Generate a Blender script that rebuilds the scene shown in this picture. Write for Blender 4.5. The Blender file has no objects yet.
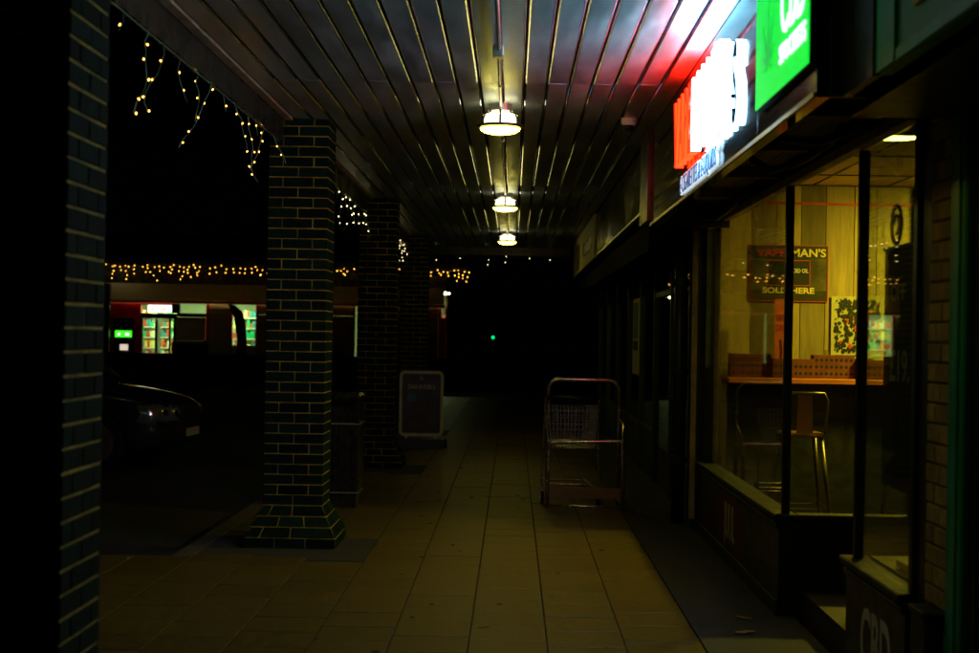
import bpy, bmesh, math, random
from mathutils import Matrix, Vector
random.seed(7)
R = math.radians
scn = bpy.context.scene
C = scn.collection

# ------------------------------------------------------------------ camera
EYE = 1.58
F = 1500.0                      # focal length in pixels of the 979 px wide photo
cam_d = bpy.data.cameras.new("camera")
cam = bpy.data.objects.new("camera", cam_d); C.objects.link(cam)
cam_d.sensor_width = 36.0
cam_d.lens = F / 979.0 * 36.0
cam_d.clip_start = 0.05; cam_d.clip_end = 900
cam_d.dof.use_dof = True
cam_d.dof.focus_distance = 11.5
cam_d.dof.aperture_fstop = 3.2
yaw, pitch, roll = 23.6 / F, 7.1 / F, 0.017
fw = Vector((-math.sin(yaw), math.cos(yaw), math.tan(pitch))).normalized()
rt = fw.cross(Vector((0, 0, 1))).normalized()
up = rt.cross(fw)
rt2 = rt * math.cos(roll) + up * math.sin(roll)
up2 = up * math.cos(roll) - rt * math.sin(roll)
M3 = Matrix((rt2, up2, -fw)).transposed()
cam.rotation_euler = M3.to_euler()
cam.location = (0, 0, EYE)
scn.camera = cam

# ------------------------------------------------------------------ sky and moonlight (deep night)
w = bpy.data.worlds.new("World"); scn.world = w; w.use_nodes = True
nt = w.node_tree
sky = nt.nodes.new("ShaderNodeTexSky"); sky.sky_type = 'NISHITA'; sky.sun_disc = False
sky.sun_elevation = R(81); sky.sun_rotation = R(190)
bg = nt.nodes["Background"]; bg.inputs[1].default_value = 0.00004
nt.links.new(sky.outputs[0], bg.inputs[0])
sun_d = bpy.data.lights.new("moon", 'SUN'); sun_d.energy = 0.012; sun_d.angle = R(0.5); sun_d.color = (0.8, 1.0, 0.75)
sun = bpy.data.objects.new("moon", sun_d); C.objects.link(sun)
sun.rotation_euler = Vector((.03, .15, -.98)).to_track_quat("-Z", "Y").to_euler()
vs = scn.view_settings
vs.view_transform = 'Standard'; vs.look = 'None'; vs.gamma = 1.0; vs.exposure = 0.0
vs.use_curve_mapping = False
scn.cycles.max_bounces = 8; scn.cycles.transparent_max_bounces = 16
scn.cycles.sample_clamp_indirect = 4.0
scn.cycles.use_denoising = True

# ------------------------------------------------------------------ materials
def newmat(name):
    m = bpy.data.materials.new(name); m.use_nodes = True
    return m, m.node_tree, m.node_tree.nodes["Principled BSDF"]

def mat(name, col, rough=0.6, metal=0.0, var=0.25, scale=8.0, bump=0.0, bscale=60.0, rnd=0.0,
        col2=None, rvar=0.0, coat=0.0, stretch=None, spec=0.5):
    m, t, b = newmat(name)
    tc = t.nodes.new("ShaderNodeTexCoord")
    src = tc.outputs["Object"]
    if stretch:
        mp = t.nodes.new("ShaderNodeMapping"); mp.inputs["Scale"].default_value = stretch
        t.links.new(src, mp.inputs[0]); src = mp.outputs[0]
    n = t.nodes.new("ShaderNodeTexNoise"); n.inputs["Scale"].default_value = scale
    n.inputs["Detail"].default_value = 6; n.inputs["Roughness"].default_value = 0.65
    if rnd:
        oi = t.nodes.new("ShaderNodeObjectInfo")
        ad = t.nodes.new("ShaderNodeVectorMath"); ad.operation = 'ADD'
        sc = t.nodes.new("ShaderNodeVectorMath"); sc.operation = 'SCALE'; sc.inputs[3].default_value = 37.0
        cb = t.nodes.new("ShaderNodeCombineXYZ")
        for i in range(3): t.links.new(oi.outputs["Random"], cb.inputs[i])
        t.links.new(cb.outputs[0], sc.inputs[0]); t.links.new(src, ad.inputs[0]); t.links.new(sc.outputs[0], ad.inputs[1])
        src = ad.outputs[0]
    t.links.new(src, n.inputs["Vector"])
    c2 = col2 or tuple(c * (1 - var) for c in col)
    c1 = tuple(min(1, c * (1 + var * 0.6)) for c in col)
    mx = t.nodes.new("ShaderNodeMix"); mx.data_type = 'RGBA'
    rp = t.nodes.new("ShaderNodeMapRange"); rp.inputs[1].default_value = 0.3; rp.inputs[2].default_value = 0.7
    t.links.new(n.outputs[0], rp.inputs[0]); t.links.new(rp.outputs[0], mx.inputs[0])
    mx.inputs[6].default_value = (*c2, 1); mx.inputs[7].default_value = (*c1, 1)
    out = mx.outputs[2]
    if rnd:
        hs = t.nodes.new("ShaderNodeHueSaturation")
        mr = t.nodes.new("ShaderNodeMapRange"); mr.inputs[3].default_value = 1 - rnd; mr.inputs[4].default_value = 1 + rnd
        t.links.new(oi.outputs["Random"], mr.inputs[0]); t.links.new(mr.outputs[0], hs.inputs["Value"])
        t.links.new(out, hs.inputs["Color"]); out = hs.outputs[0]
    t.links.new(out, b.inputs["Base Color"])
    b.inputs["Roughness"].default_value = rough; b.inputs["Metallic"].default_value = metal
    b.inputs["Coat Weight"].default_value = coat
    b.inputs["Specular IOR Level"].default_value = spec
    if rvar:
        rr = t.nodes.new("ShaderNodeMapRange"); rr.inputs[3].default_value = max(0.02, rough - rvar); rr.inputs[4].default_value = min(1, rough + rvar)
        t.links.new(rp.outputs[0], rr.inputs[0]); t.links.new(rr.outputs[0], b.inputs["Roughness"])
    if bump:
        n2 = t.nodes.new("ShaderNodeTexNoise"); n2.inputs["Scale"].default_value = bscale; n2.inputs["Detail"].default_value = 5
        t.links.new(src, n2.inputs["Vector"])
        bp = t.nodes.new("ShaderNodeBump"); bp.inputs["Strength"].default_value = bump; bp.inputs["Distance"].default_value = 0.01
        t.links.new(n2.outputs[0], bp.inputs["Height"]); t.links.new(bp.outputs[0], b.inputs["Normal"])
    return m

def emit(name, col, strength, sample=True):
    m, t, b = newmat(name)
    b.inputs["Base Color"].default_value = (*[min(0.8, c * .8) for c in col], 1)
    b.inputs["Roughness"].default_value = 0.5
    b.inputs["Emission Color"].default_value = (*col, 1)
    b.inputs["Emission Strength"].default_value = strength
    if not sample: m.cycles.emission_sampling = 'NONE'
    return m

def glass(name, tint=(0.92, 0.95, 0.9), f0=0.04):
    m = bpy.data.materials.new(name); m.use_nodes = True
    t = m.node_tree; t.nodes.clear()
    o = t.nodes.new("ShaderNodeOutputMaterial"); mx = t.nodes.new("ShaderNodeMixShader")
    tr = t.nodes.new("ShaderNodeBsdfTransparent"); gl = t.nodes.new("ShaderNodeBsdfGlossy")
    tr.inputs[0].default_value = (*tint, 1); gl.inputs["Roughness"].default_value = 0.015
    gl.inputs[0].default_value = (1, 1, 1, 1)
    lw = t.nodes.new("ShaderNodeLayerWeight"); lw.inputs[0].default_value = 0.5
    pw = t.nodes.new("ShaderNodeMath"); pw.operation = 'POWER'; pw.inputs[1].default_value = 5
    ml = t.nodes.new("ShaderNodeMath"); ml.operation = 'MULTIPLY_ADD'; ml.inputs[1].default_value = 1 - f0; ml.inputs[2].default_value = f0
    t.links.new(lw.outputs["Facing"], pw.inputs[0]); t.links.new(pw.outputs[0], ml.inputs[0])
    t.links.new(ml.outputs[0], mx.inputs[0]); t.links.new(tr.outputs[0], mx.inputs[1]); t.links.new(gl.outputs[0], mx.inputs[2])
    t.links.new(mx.outputs[0], o.inputs[0])
    return m

LAMP = (1.0, 0.79, 0.045)
MT = dict(
    brick=mat("blue_brick", (0.005, 0.017, 0.010), 0.9, var=0.45, scale=18, bump=0.6, bscale=90, rnd=0.4, spec=0.06),
    mortar=mat("mortar", (0.31, 0.22, 0.022), 0.95, var=0.75, scale=5, bump=0.5, bscale=120),
    slab=mat("paving_slab", (0.105, 0.078, 0.011), 0.37, var=0.85, scale=40, bump=0.4, bscale=120, rnd=0.11, rvar=0.08, spec=0.5),
    bed=mat("paving_bed", (0.006, 0.006, 0.004), 0.95, bump=0.3),
    tarmac=mat("tarmac", (0.024, 0.027, 0.022), 0.9, var=0.45, scale=25, bump=0.8, bscale=150),
    strip=mat("shopfront_tarmac", (0.016, 0.024, 0.016), 0.8, var=0.45, scale=6, bump=0.6, bscale=120),
    kerb=mat("kerb_stone", (0.05, 0.05, 0.042), 0.9, bump=0.4),
    ceil=mat("ceiling_metal", (0.46, 0.54, 0.52), 0.40, metal=0.7, var=0.4, scale=2.2, rvar=0.12, stretch=(3, .6, 3), rnd=0.12, spec=0.3),
    ceiledge=mat("ceiling_plank_edge", (0.62, 0.68, 0.85), 0.2, metal=1.0, var=0.3, scale=3, rvar=0.08, stretch=(3, .6, 3)),  # paler bluish edge tone, put in to whiten the seam highlights
    ceilback=mat("ceiling_void", (0.02, 0.02, 0.02), 0.9),
    trim=mat("eave_trim", (0.36, 0.28, 0.18), 0.6, var=0.5, scale=7, bump=0.4, bscale=30),
    beam=mat("eave_beam", (0.02, 0.022, 0.02), 0.28, var=0.4, scale=3, rvar=0.1),
    black=mat("black_paint", (0.012, 0.014, 0.013), 0.4, var=0.4, scale=9, rvar=0.12),
    matte=mat("matte_black", (0.005, 0.006, 0.005), 0.9, var=0.3, spec=0.1),
    frame=mat("frame_black", (0.014, 0.018, 0.016), 0.35, var=0.4, scale=11, rvar=0.1),
    darkframe=mat("frame_green_black", (0.010, 0.016, 0.012), 0.5, var=0.4, scale=6, rvar=0.12),
    farframe=mat("frame_green_lightened", (0.06, 0.08, 0.06), 0.4, var=0.4, scale=6, rvar=0.12),  # lighter copy of the dark frame, colour raised in place of light
    fascia=mat("fascia_gloss", (0.010, 0.010, 0.011), 0.05, metal=0.0, var=0.5, scale=5, rvar=0.03, bump=0.03, bscale=4),
    fascia2=mat("fascia_metal", (0.012, 0.016, 0.012), 0.12, metal=0.2, var=0.4, scale=2.5, rvar=0.1, bump=0.06, bscale=6),
    alu=mat("aluminium", (0.5, 0.47, 0.4), 0.35, metal=0.8, var=0.2),
    steel=mat("tube_steel", (0.8, 0.75, 0.66), 0.22, metal=0.9, var=0.3, scale=20, rvar=0.1),
    wire=mat("basket_wire", (0.6, 0.66, 0.64), 0.3, metal=0.9, var=0.2),
    wood=mat("grey_plank", (0.38, 0.29, 0.10), 0.65, var=0.35, scale=4, stretch=(7, 1, 0.7), rnd=0.62, bump=0.2, bscale=30),
    bar=mat("bar_top_wood", (0.5, 0.15, 0.03), 0.45, var=0.35, scale=6, stretch=(1, 6, 6)),
    terracotta=mat("perforated_terracotta", (0.13, 0.03, 0.012), 0.8, var=0.4, scale=14),
    hole=mat("hole_dark", (0.012, 0.008, 0.006), 0.9),
    soffit=mat("soffit_board", (0.16, 0.11, 0.05), 0.75, var=0.45, scale=4, stretch=(6, 1, 1)),
    plaster=mat("shop_ceiling_tile", (0.62, 0.52, 0.34), 0.85, var=0.12),
    shopwall=mat("shop_wall", (0.10, 0.085, 0.05), 0.8),
    shopfloor=mat("shop_floor_dark", (0.04, 0.03, 0.02), 0.5),
    teal=mat("teal_paint", (0.004, 0.36, 0.18), 0.45, var=0.3, scale=5, rvar=0.1),
    teal2=mat("teal_paint_light", (0.006, 0.46, 0.25), 0.4, var=0.3, scale=5),
    shutter=mat("roller_shutter_paint", (0.02, 0.3, 0.18), 0.4, var=0.3, scale=5, rvar=0.1),
    cream=mat("cream_panel", (0.55, 0.48, 0.28), 0.6),
    stone=mat("pier_brick", (0.5, 0.34, 0.1), 0.85, var=0.4, scale=8, bump=0.5, bscale=40, rnd=0.3),
    cable=mat("cable_black", (0.006, 0.006, 0.006), 0.5),
    greenwire=mat("green_wire", (0.1, 0.2, 0.12), 0.5),
    white=mat("white_paint", (0.7, 0.7, 0.66), 0.5, var=0.1),
    red=mat("red_paint", (0.65, 0.015, 0.02), 0.45, var=0.25, scale=3),
    storecream=mat("store_fascia_cream", (0.6, 0.55, 0.36), 0.6, var=0.1),
    storebrown=mat("store_board_brown", (0.22, 0.13, 0.05), 0.7),
    storewhite=mat("store_panel", (0.4, 0.4, 0.33), 0.7, var=0.15),
    boardposter=mat("board_poster_print", (0.05, 0.06, 0.045), 0.4, var=0.7, scale=7),
    rubber=mat("rubber", (0.012, 0.012, 0.012), 0.8),
    plasticdark=mat("dark_plastic", (0.015, 0.018, 0.016), 0.4, var=0.3, rvar=0.1),
    bin=mat("bin_coating", (0.012, 0.013, 0.012), 0.3, var=0.4, scale=20, rvar=0.12),
    boardframe=mat("poster_frame", (0.8, 0.8, 0.58), 0.5),
    paint=mat("car_paint", (0.05, 0.062, 0.058), 0.24, metal=0.6, var=0.2, coat=1.0),
    carglass=mat("car_glass", (0.01, 0.012, 0.012), 0.04, var=0.1),
    chrome=mat("chrome", (0.7, 0.7, 0.7), 0.1, metal=1.0, var=0.1),
    plate=mat("plate_white", (0.75, 0.74, 0.6), 0.5),
    lens=mat("lamp_lens", (0.35, 0.38, 0.36), 0.08, metal=0.6, var=0.4, scale=14),
    wallbrick=mat("low_wall_brick", (0.10, 0.07, 0.05), 0.9, var=0.5, scale=6, bump=0.5),
    orange=mat("orange_print", (0.65, 0.14, 0.03), 0.5),
    posterdark=mat("poster_dark", (0.035, 0.035, 0.02), 0.4, var=0.5, scale=6),
    postermid=mat("poster_swirl", (0.10, 0.085, 0.03), 0.4, var=0.9, scale=5),
    posterlight=mat("poster_light", (0.45, 0.44, 0.2), 0.5, var=0.2),
    ink_white=mat("ink_white", (0.75, 0.72, 0.6), 0.5, var=0.1),
    ink_yellow=mat("ink_yellow", (0.8, 0.66, 0.2), 0.5, var=0.1),
    ink_red=mat("ink_red", (0.55, 0.06, 0.03), 0.5, var=0.2),
    ink_black=mat("ink_black", (0.01, 0.012, 0.01), 0.5, var=0.1),
    ink_blue=mat("ink_blue", (0.05, 0.22, 0.3), 0.5, var=0.1),
    dull_white=mat("dull_white_print", (0.3, 0.3, 0.22), 0.7, var=0.3),  # duller white than the other white ink
    dull_red=mat("dark_red_print", (0.05, 0.008, 0.006), 0.6, var=0.3),  # much darker red than the other red ink
    leather=mat("stool_seat_wood", (0.14, 0.05, 0.018), 0.5),
    gun=mat("stool_gunmetal", (0.12, 0.11, 0.07), 0.35, metal=0.9, var=0.3),
    leaf=mat("dry_leaf", (0.35, 0.18, 0.06), 0.8),
    glass=glass("window_glass"),
    oldglass=glass("dark_window_glass", (0.5, 0.55, 0.5)),
    lamp=emit("lamp_diffuser", LAMP, 27.0),
    lamp_old=emit("lamp_diffuser_dim", (1.0, 0.80, 0.06), 22.0),
    lamp_worn=emit("lamp_diffuser_worn", (1.0, 0.76, 0.05), 9.0),
    lampup=emit("lamp_upper_glow", (1.0, 0.9, 0.5), 4.5),
    warm=emit("fairy_bulb_warm", (1.0, 0.42, 0.07), 7.0, False),
    amber=emit("fairy_bulb_amber", (1.0, 0.45, 0.05), 7.0, False),
    cool=emit("fairy_bulb_pale", (1.0, 0.75, 0.35), 5.0, False),
    ltr_white=emit("letter_white", (0.30, 0.76, 1.0), 17.0),
    ltr_white_side=emit("letter_white_return", (0.30, 0.68, 1.0), 45.0),
    halo_white=emit("halo_white", (0.8, 0.95, 1.0), 2.2),
    halo_red=emit("halo_red", (1.0, 0.01, 0.003), 1.6),
    ltr_red=emit("letter_red", (1.0, 0.003, 0.0008), 12.0),
    ltr_red_side=emit("letter_red_return", (1.0, 0.006, 0.0006), 27.0),
    led_blue=emit("led_blue", (0.02, 0.15, 0.36), 0.5),
    led_white=emit("led_white", (0.75, 0.92, 1.0), 0.8),
    green=emit("lightbox_green", (0.0, 0.82, 0.04), 1.0),
    green2=emit("lightbox_leaf", (0.0, 0.45, 0.03), 1.0),
    greenwhite=emit("lightbox_lettering", (0.7, 1.0, 0.85), 1.5),
    shoplight=emit("added_wall_wash", (1.0, 0.76, 0.05), 480.0),
    shoplight2=emit("shop_light_dim", (1.0, 0.75, 0.12), 25.0),
    storelight=emit("store_light", (0.62, 1.0, 0.4), 60.0),
    storesign=emit("store_transom_sign", (0.9, 1.0, 0.8), 2.2),
    storeor=emit("store_transom_orange", (1.0, 0.5, 0.05), 1.2, False),
    atmgreen=emit("atm_header_green", (0.05, 0.9, 0.02), 1.3),
    atmwhite=emit("atm_screen", (0.9, 0.75, 0.6), 0.8),
    canopylight=emit("canopy_strip", (1.0, 0.9, 0.45), 4.0),
    siggreen=emit("signal_green", (0.0, 1.0, 0.25), 1.2, False),
)

# ------------------------------------------------------------------ mesh helpers
class MB:
    def __init__(s): s.v = []; s.f = []
    def add(s, vs, fs):
        o = len(s.v); s.v += [tuple(v) for v in vs]; s.f += [tuple(i + o for i in f) for f in fs]; return s
    def box(s, x0, x1, y0, y1, z0, z1):
        return s.hexa([(x0, y0, z0), (x1, y0, z0), (x1, y1, z0), (x0, y1, z0), (x0, y0, z1), (x1, y0, z1), (x1, y1, z1), (x0, y1, z1)])
    def hexa(s, p):
        return s.add(p, [(3, 2, 1, 0), (4, 5, 6, 7), (0, 1, 5, 4), (1, 2, 6, 5), (2, 3, 7, 6), (3, 0, 4, 7)])
    def tube(s, pts, r, n=8, closed=False):
        pts = [Vector(p) for p in pts]; N = len(pts); rings = []
        prev = None
        for i, p in enumerate(pts):
            if closed: d = pts[(i + 1) % N] - pts[i - 1]
            else: d = pts[min(i + 1, N - 1)] - pts[max(i - 1, 0)]
            d.normalize()
            if prev is None:
                a = Vector((0, 0, 1)) if abs(d.z) < .9 else Vector((1, 0, 0))
                u = d.cross(a).normalized()
            else:
                u = (prev - d * prev.dot(d)).normalized()
            prev = u; v = d.cross(u)
            rr = r[i] if isinstance(r, (list, tuple)) else r
            rings.append([p + (u * math.cos(2 * math.pi * k / n) + v * math.sin(2 * math.pi * k / n)) * rr for k in range(n)])
        vs = [q for ring in rings for q in ring]; fs = []
        for i in range(N if closed else N - 1):
            j = (i + 1) % N
            for k in range(n):
                fs.append((i * n + k, i * n + (k + 1) % n, j * n + (k + 1) % n, j * n + k))
        if not closed:
            fs.append(tuple(range(n))[::-1]); fs.append(tuple((N - 1) * n + k for k in range(n)))
        return s.add(vs, fs)
    def lathe(s, prof, cx, cy, n=32):
        vs = []; fs = []
        for r, z in prof:
            for k in range(n):
                a = 2 * math.pi * k / n; vs.append((cx + r * math.cos(a), cy + r * math.sin(a), z))
        for i in range(len(prof) - 1):
            for k in range(n):
                fs.append((i * n + k, i * n + (k + 1) % n, (i + 1) * n + (k + 1) % n, (i + 1) * n + k))
        if prof[0][0] > 1e-4: fs.append(tuple(range(n))[::-1])
        if prof[-1][0] > 1e-4: fs.append(tuple((len(prof) - 1) * n + k for k in range(n)))
        return s.add(vs, fs)
    def prism(s, poly, axis, a, b):
        """poly: 2-D points; axis 'x': (y,z), 'y': (x,z), 'z': (x,y)"""
        def P(p, t):
            return {'x': (t, p[0], p[1]), 'y': (p[0], t, p[1]), 'z': (p[0], p[1], t)}[axis]
        n = len(poly)
        vs = [P(p, a) for p in poly] + [P(p, b) for p in poly]
        fs = [tuple(range(n))[::-1], tuple(range(n, 2 * n))] + [(i, (i + 1) % n, n + (i + 1) % n, n + i) for i in range(n)]
        return s.add(vs, fs)
    def mesh(s, name, m, smooth=False, bevel=0.0):
        me = bpy.data.meshes.new(name); me.from_pydata(s.v, [], s.f)
        bm = bmesh.new(); bm.from_mesh(me)
        bmesh.ops.recalc_face_normals(bm, faces=bm.faces)
        if bevel:
            es = [e for e in bm.edges if len(e.link_faces) == 2 and e.calc_face_angle(0) > 0.6]
            bmesh.ops.bevel(bm, geom=es, offset=bevel, segments=1, affect='EDGES', clamp_overlap=True)
        bm.to_mesh(me); bm.free()
        if smooth:
            for p in me.polygons: p.use_smooth = True
        me.materials.append(MT[m] if isinstance(m, str) else m)
        return me
    def build(s, name, m, parent=None, smooth=False, bevel=0.0, **kw):
        return link(name, s.mesh(name, m, smooth, bevel), parent, **kw)

def link(name, me, parent=None, loc=None, rot=None, label=None, cat=None, group=None, kind=None):
    o = bpy.data.objects.new(name, me); C.objects.link(o)
    if parent: o.parent = parent
    if loc: o.location = loc
    if rot: o.rotation_euler = rot
    return tag(o, label, cat, group, kind)

def tag(o, label=None, cat=None, group=None, kind=None):
    if label: o["label"] = label
    if cat: o["category"] = cat
    if group: o["group"] = group
    if kind: o["kind"] = kind
    return o

def thing(name, label, cat, loc=(0, 0, 0), rz=0, group=None):
    return link(name, None, None, loc, (0, 0, rz), label, cat, group)

def Box(name, m, parent, *b, bevel=0.0, **kw):
    return MB().box(*b).build(name, m, parent, bevel=bevel, **kw)

def sbox(name, m, *b, bevel=0.0):
    return MB().box(*b).build(name, m, None, bevel=bevel, kind="structure")

_dg = None
def text_mesh(txt, size, depth=0.004, bold=0.0, width=None, sx=1.0):
    cu = bpy.data.curves.new("lettering", 'FONT'); cu.body = txt; cu.size = size; cu.extrude = depth; cu.offset = bold
    cu.resolution_u = 4; cu.align_x = 'LEFT'
    ob = bpy.data.objects.new("lettering", cu); C.objects.link(ob)
    bpy.context.view_layer.update()
    me = bpy.data.meshes.new_from_object(ob.evaluated_get(bpy.context.evaluated_depsgraph_get()))
    bpy.data.objects.remove(ob); bpy.data.curves.remove(cu)
    xs = [v.co.x for v in me.vertices]; ys = [v.co.y for v in me.vertices]
    x0, x1 = min(xs), max(xs)
    k = (width / (x1 - x0)) if width else sx
    for v in me.vertices:
        v.co.x = (v.co.x - x0) * k
    return me, (x1 - x0) * k, min(ys), max(ys)

def text(name, txt, m, parent, loc, facing, height, depth=0.004, bold=0.0, width=None, **kw):
    """facing '-y': reads along +x; '-x': reads along -y. height is the cap height."""
    me, wd, y0, y1 = text_mesh(txt, height / 0.7, depth, bold, width)
    for v in me.vertices:
        a, b, c = v.co
        v.co = (a, -c, b) if facing == '-y' else (-c, -a, b)
    me.materials.clear(); me.materials.append(MT[m])
    return link(name, me, parent, loc, **kw)

def copy_tree(o, parent=None):
    c = o.copy(); C.objects.link(c); c.parent = parent
    for ch in list(o.children): copy_tree(ch, c)
    return c

# ================================================================== THE SETTING
YEND = 26.9
sbox("car_park_ground", "tarmac", -260, 260, -60, 420, -0.4, -0.10)
sbox("shopfront_strip", "strip", 1.004, 1.62, 0.5, 60, -0.3, 0.004)
pave = MB().box(-1.8, 1.0, 0.5, 60, -0.35, -0.006).box(-2.2, -1.8, 0.5, 30, -0.35, -0.0064).box(-7.0, -2.2, 0.5, 10.4, -0.35, -0.0068).build("pavement", "bed", kind="structure")
PY = [4.57, 10.95, 17.4, 23.85]
PX0, PX1 = -1.81, -1.37
def in_patch(x, y):
    for p in PY:
        if -2.2 < x < -1.0 and p - 0.62 < y < p + 0.6: return True
    return False
g = 0.0045
slab_me = MB().box(-.2 + g, .2 - g, -.2 + g, .2 - g, -.03, 0.0).mesh("slab", "slab", bevel=0.0015)
rest = MB(); nslab = 0
cols = [(-0.2 + 0.4 * i) for i in range(-14, 3)]   # left edges of the columns of slabs
cells = []
for c in cols:
    off = random.uniform(0, .4) if c > -2.21 else 0.0
    y = 2.0 + off
    lim = 10.4 if c < -2.21 else YEND + 10
    while y < lim - .01:
        cx, cy = c + .2, y + .2
        if cy + .2 > lim + 0.01 and c < -2.21: break
        if not in_patch(cx, cy): cells.append((cx, cy))
        y += .4
def slab_rank(p):
    x, y = p
    if y < 7.0 or abs(x + .3) > y * .36: return 1e9
    return y
cells.sort(key=slab_rank)
for i, (x, y) in enumerate(cells):
    if i < 300:
        link("slab", slab_me, pave, (x, y, random.uniform(-.0015, .0015)), (random.uniform(-.004, .004), random.uniform(-.004, .004), random.uniform(-.004, .004)))
    else:
        dz = random.uniform(-.0015, .0015)
        rest.box(x - .2 + g, x + .2 - g, y - .2 + g, y + .2 - g, -.03, dz)
rest.build("slabs", "slab", pave, kind="stuff")
for i, p in enumerate(PY):
    Box("tarmac_patch", "tarmac", pave, -2.2, -1.004, p - .61, p + .6, -.03, -.003)
sbox("kerb", "kerb", -2.36, -2.205, 10.41, 40, -.3, -.004, bevel=.012)

# ceiling of long folded-metal planks
ceil = Box("ceiling", "ceilback", None, -1.66, 1.05, 0.5, YEND, 3.165, 3.26, kind="structure")
pitch_p = 0.14; wpl = 0.1305; rr = 0.010
prof = []
for k in range(5):
    a = math.pi + k * math.pi / 8
    prof.append((-wpl / 2 + rr + rr * math.cos(a), rr + rr * math.sin(a)))
for k in range(5):
    a = 1.5 * math.pi + k * math.pi / 8
    prof.append((wpl / 2 - rr + rr * math.cos(a), rr + rr * math.sin(a)))
prof = [(-wpl / 2, 0.032)] + prof + [(wpl / 2, 0.032)]
segs = [(0.5, 2.84), (2.846, 9.26), (9.266, 15.68), (15.686, 22.1), (22.106, YEND)]
screw = MB()
for (a, b) in segs:
    me = MB().prism(prof, 'y', a, b).mesh("ceiling_plank", "ceil", smooth=False)
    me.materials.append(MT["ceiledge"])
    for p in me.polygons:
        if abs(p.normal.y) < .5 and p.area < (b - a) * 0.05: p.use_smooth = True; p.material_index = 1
    for i in range(19):
        link("ceiling_plank", me, ceil, (-1.565 + i * pitch_p, 0, 3.13 + random.uniform(-.0015, .0015)), (0, random.uniform(-.012, .012), 0))
Box("eave_trim", "trim", ceil, -1.70, -1.635, 0.5, YEND, 3.118, 3.16, bevel=.006)
for i in range(5):
    a = 0.5 if i == 0 else PY[i - 1] + .45
    b = PY[i] - .01 if i < 4 else YEND
    Box("eave_board", "beam", ceil, -1.74, -1.701, a, b, 2.955, 3.24)
Box("end_board", "beam", ceil, -1.66, 1.02, YEND + .003, YEND + .05, 2.99, 3.26)
cd = MB().tube([(-.10, .6, 3.108), (-.10, 7.9, 3.108), (-.105, 10.0, 3.108), (-.11, 16.4, 3.108), (-.11, 22.5, 3.108)], .011, 8)
conduit = thing("cable_conduit", "thin metal conduit running along the ceiling to the round lamps", "conduit")
cd.build("pipe", "alu", conduit, smooth=True)
MB().box(-.135, -.075, 8.02, 8.12, 3.065, 3.128).build("junction_box", "alu", conduit, bevel=.006)
for y in (1.5, 3.2, 5, 6.6, 9.2, 11.8, 13.6, 18, 20):
    Box("clip", "alu", conduit, -.118, -.092, y, y + .02, 3.092, 3.129)

# ================================================================== PILLARS
Lb, Wb, Hb = .2165, .1035, .0665
bx = MB().box(-Lb / 2, Lb / 2, -Wb / 2, Wb / 2, 0, Hb).mesh("brick", "brick", bevel=.004)
by = MB().box(-Wb / 2, Wb / 2, -Lb / 2, Lb / 2, 0, Hb).mesh("brick", "brick", bevel=.004)
NC = 42; PL = 4
def plinth_bricks():
    out = []
    hs = [.22 + .038 * 3, .22 + .038 * 3, .22 + .038 * 2, .22 + .038, .22]
    for c in range(PL):
        hb, ht = hs[c], hs[c + 1]
        z0, z1 = c * .075 + .005, c * .075 + .07
        n = 3
        for side in range(4):
            for k in range(n):
                f0, f1 = k / n, (k + 1) / n
                if c % 2: f0 = max(0, f0 - .5 / n) if k else 0; f1 = f1 - .5 / n if k < n - 1 else 1
                gg = .005
                def pt(f, h, outer):
                    x = -h + 2 * h * f
                    return (x, -h) if outer else (max(-h + .1, min(h - .1, x)), -h + .1)
                def ed(f, s): return f
                P = []
                for h, z in ((hb, z0), (ht, z1)):
                    e = gg / (2 * h)
                    a, b = (f0 + e, f1 - e)
                    q0, q1 = pt(a, h, True), pt(b, h, True); q2, q3 = pt(b, h, False), pt(a, h, False)
                    P += [(*q0, z), (*q1, z), (*q2, z), (*q3, z)]
                rz = side * math.pi / 2; cs, sn = math.cos(rz), math.sin(rz)
                P = [(x * cs - y * sn, x * sn + y * cs, z) for x, y, z in P]
                out.append(MB().hexa(P).mesh("plinth_brick", "brick", bevel=.003))
    return out, hs
PB, HS = plinth_bricks()
core = MB()
core.box(-.2155, .2155, -.2155, .2155, .29, NC * .075)
for c in range(PL):
    a, b = HS[c] - .006, HS[c + 1] - .006
    z0, z1 = c * .075, (c + 1) * .075
    core.hexa([(-a, -a, z0), (a, -a, z0), (a, a, z0), (-a, a, z0), (-b, -b, z1), (b, -b, z1), (b, b, z1), (-b, b, z1)])
core_me = core.mesh("mortar_core", "mortar")
plabels = ["brick pillar opposite the roller shutter and teal sign board",
           "brick pillar on a splayed plinth with the black litter bin behind it",
           "brick pillar between the black litter bin and the framed poster board",
           "brick pillar standing directly behind the framed poster board"]
for i, y in enumerate(PY):
    pl = thing("brick_pillar", plabels[i], "pillar", ((PX0 + PX1) / 2, y + .22, 0), 0, "brick pillars along the covered walkway")
    link("mortar_core", core_me, pl)
    for me in PB: link("plinth_brick", me, pl)
    for c in range(PL, NC):
        z = c * .075 + .005
        if c == NC - 1: pass
        ax, ay = (bx, by) if c % 2 == 0 else (by, bx)
        off = .22 - Wb / 2
        lst = []
        for s in (-1, 1):
            for t in (-1, 1):
                q = t * (.22 - Lb / 2)
                lst.append((ax, (q, s * off, z)) if c % 2 == 0 else (ax, (s * off, q, z)))
            lst.append((ay, (s * off, 0, z)) if c % 2 == 0 else (ay, (0, s * off, z)))
        for me, p in lst:
            link("brick", me, pl, (p[0] + random.uniform(-.0012, .0012), p[1] + random.uniform(-.0012, .0012), p[2] + random.uniform(-.001, .001)),
                 (0, 0, random.uniform(-.006, .006)))

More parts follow.
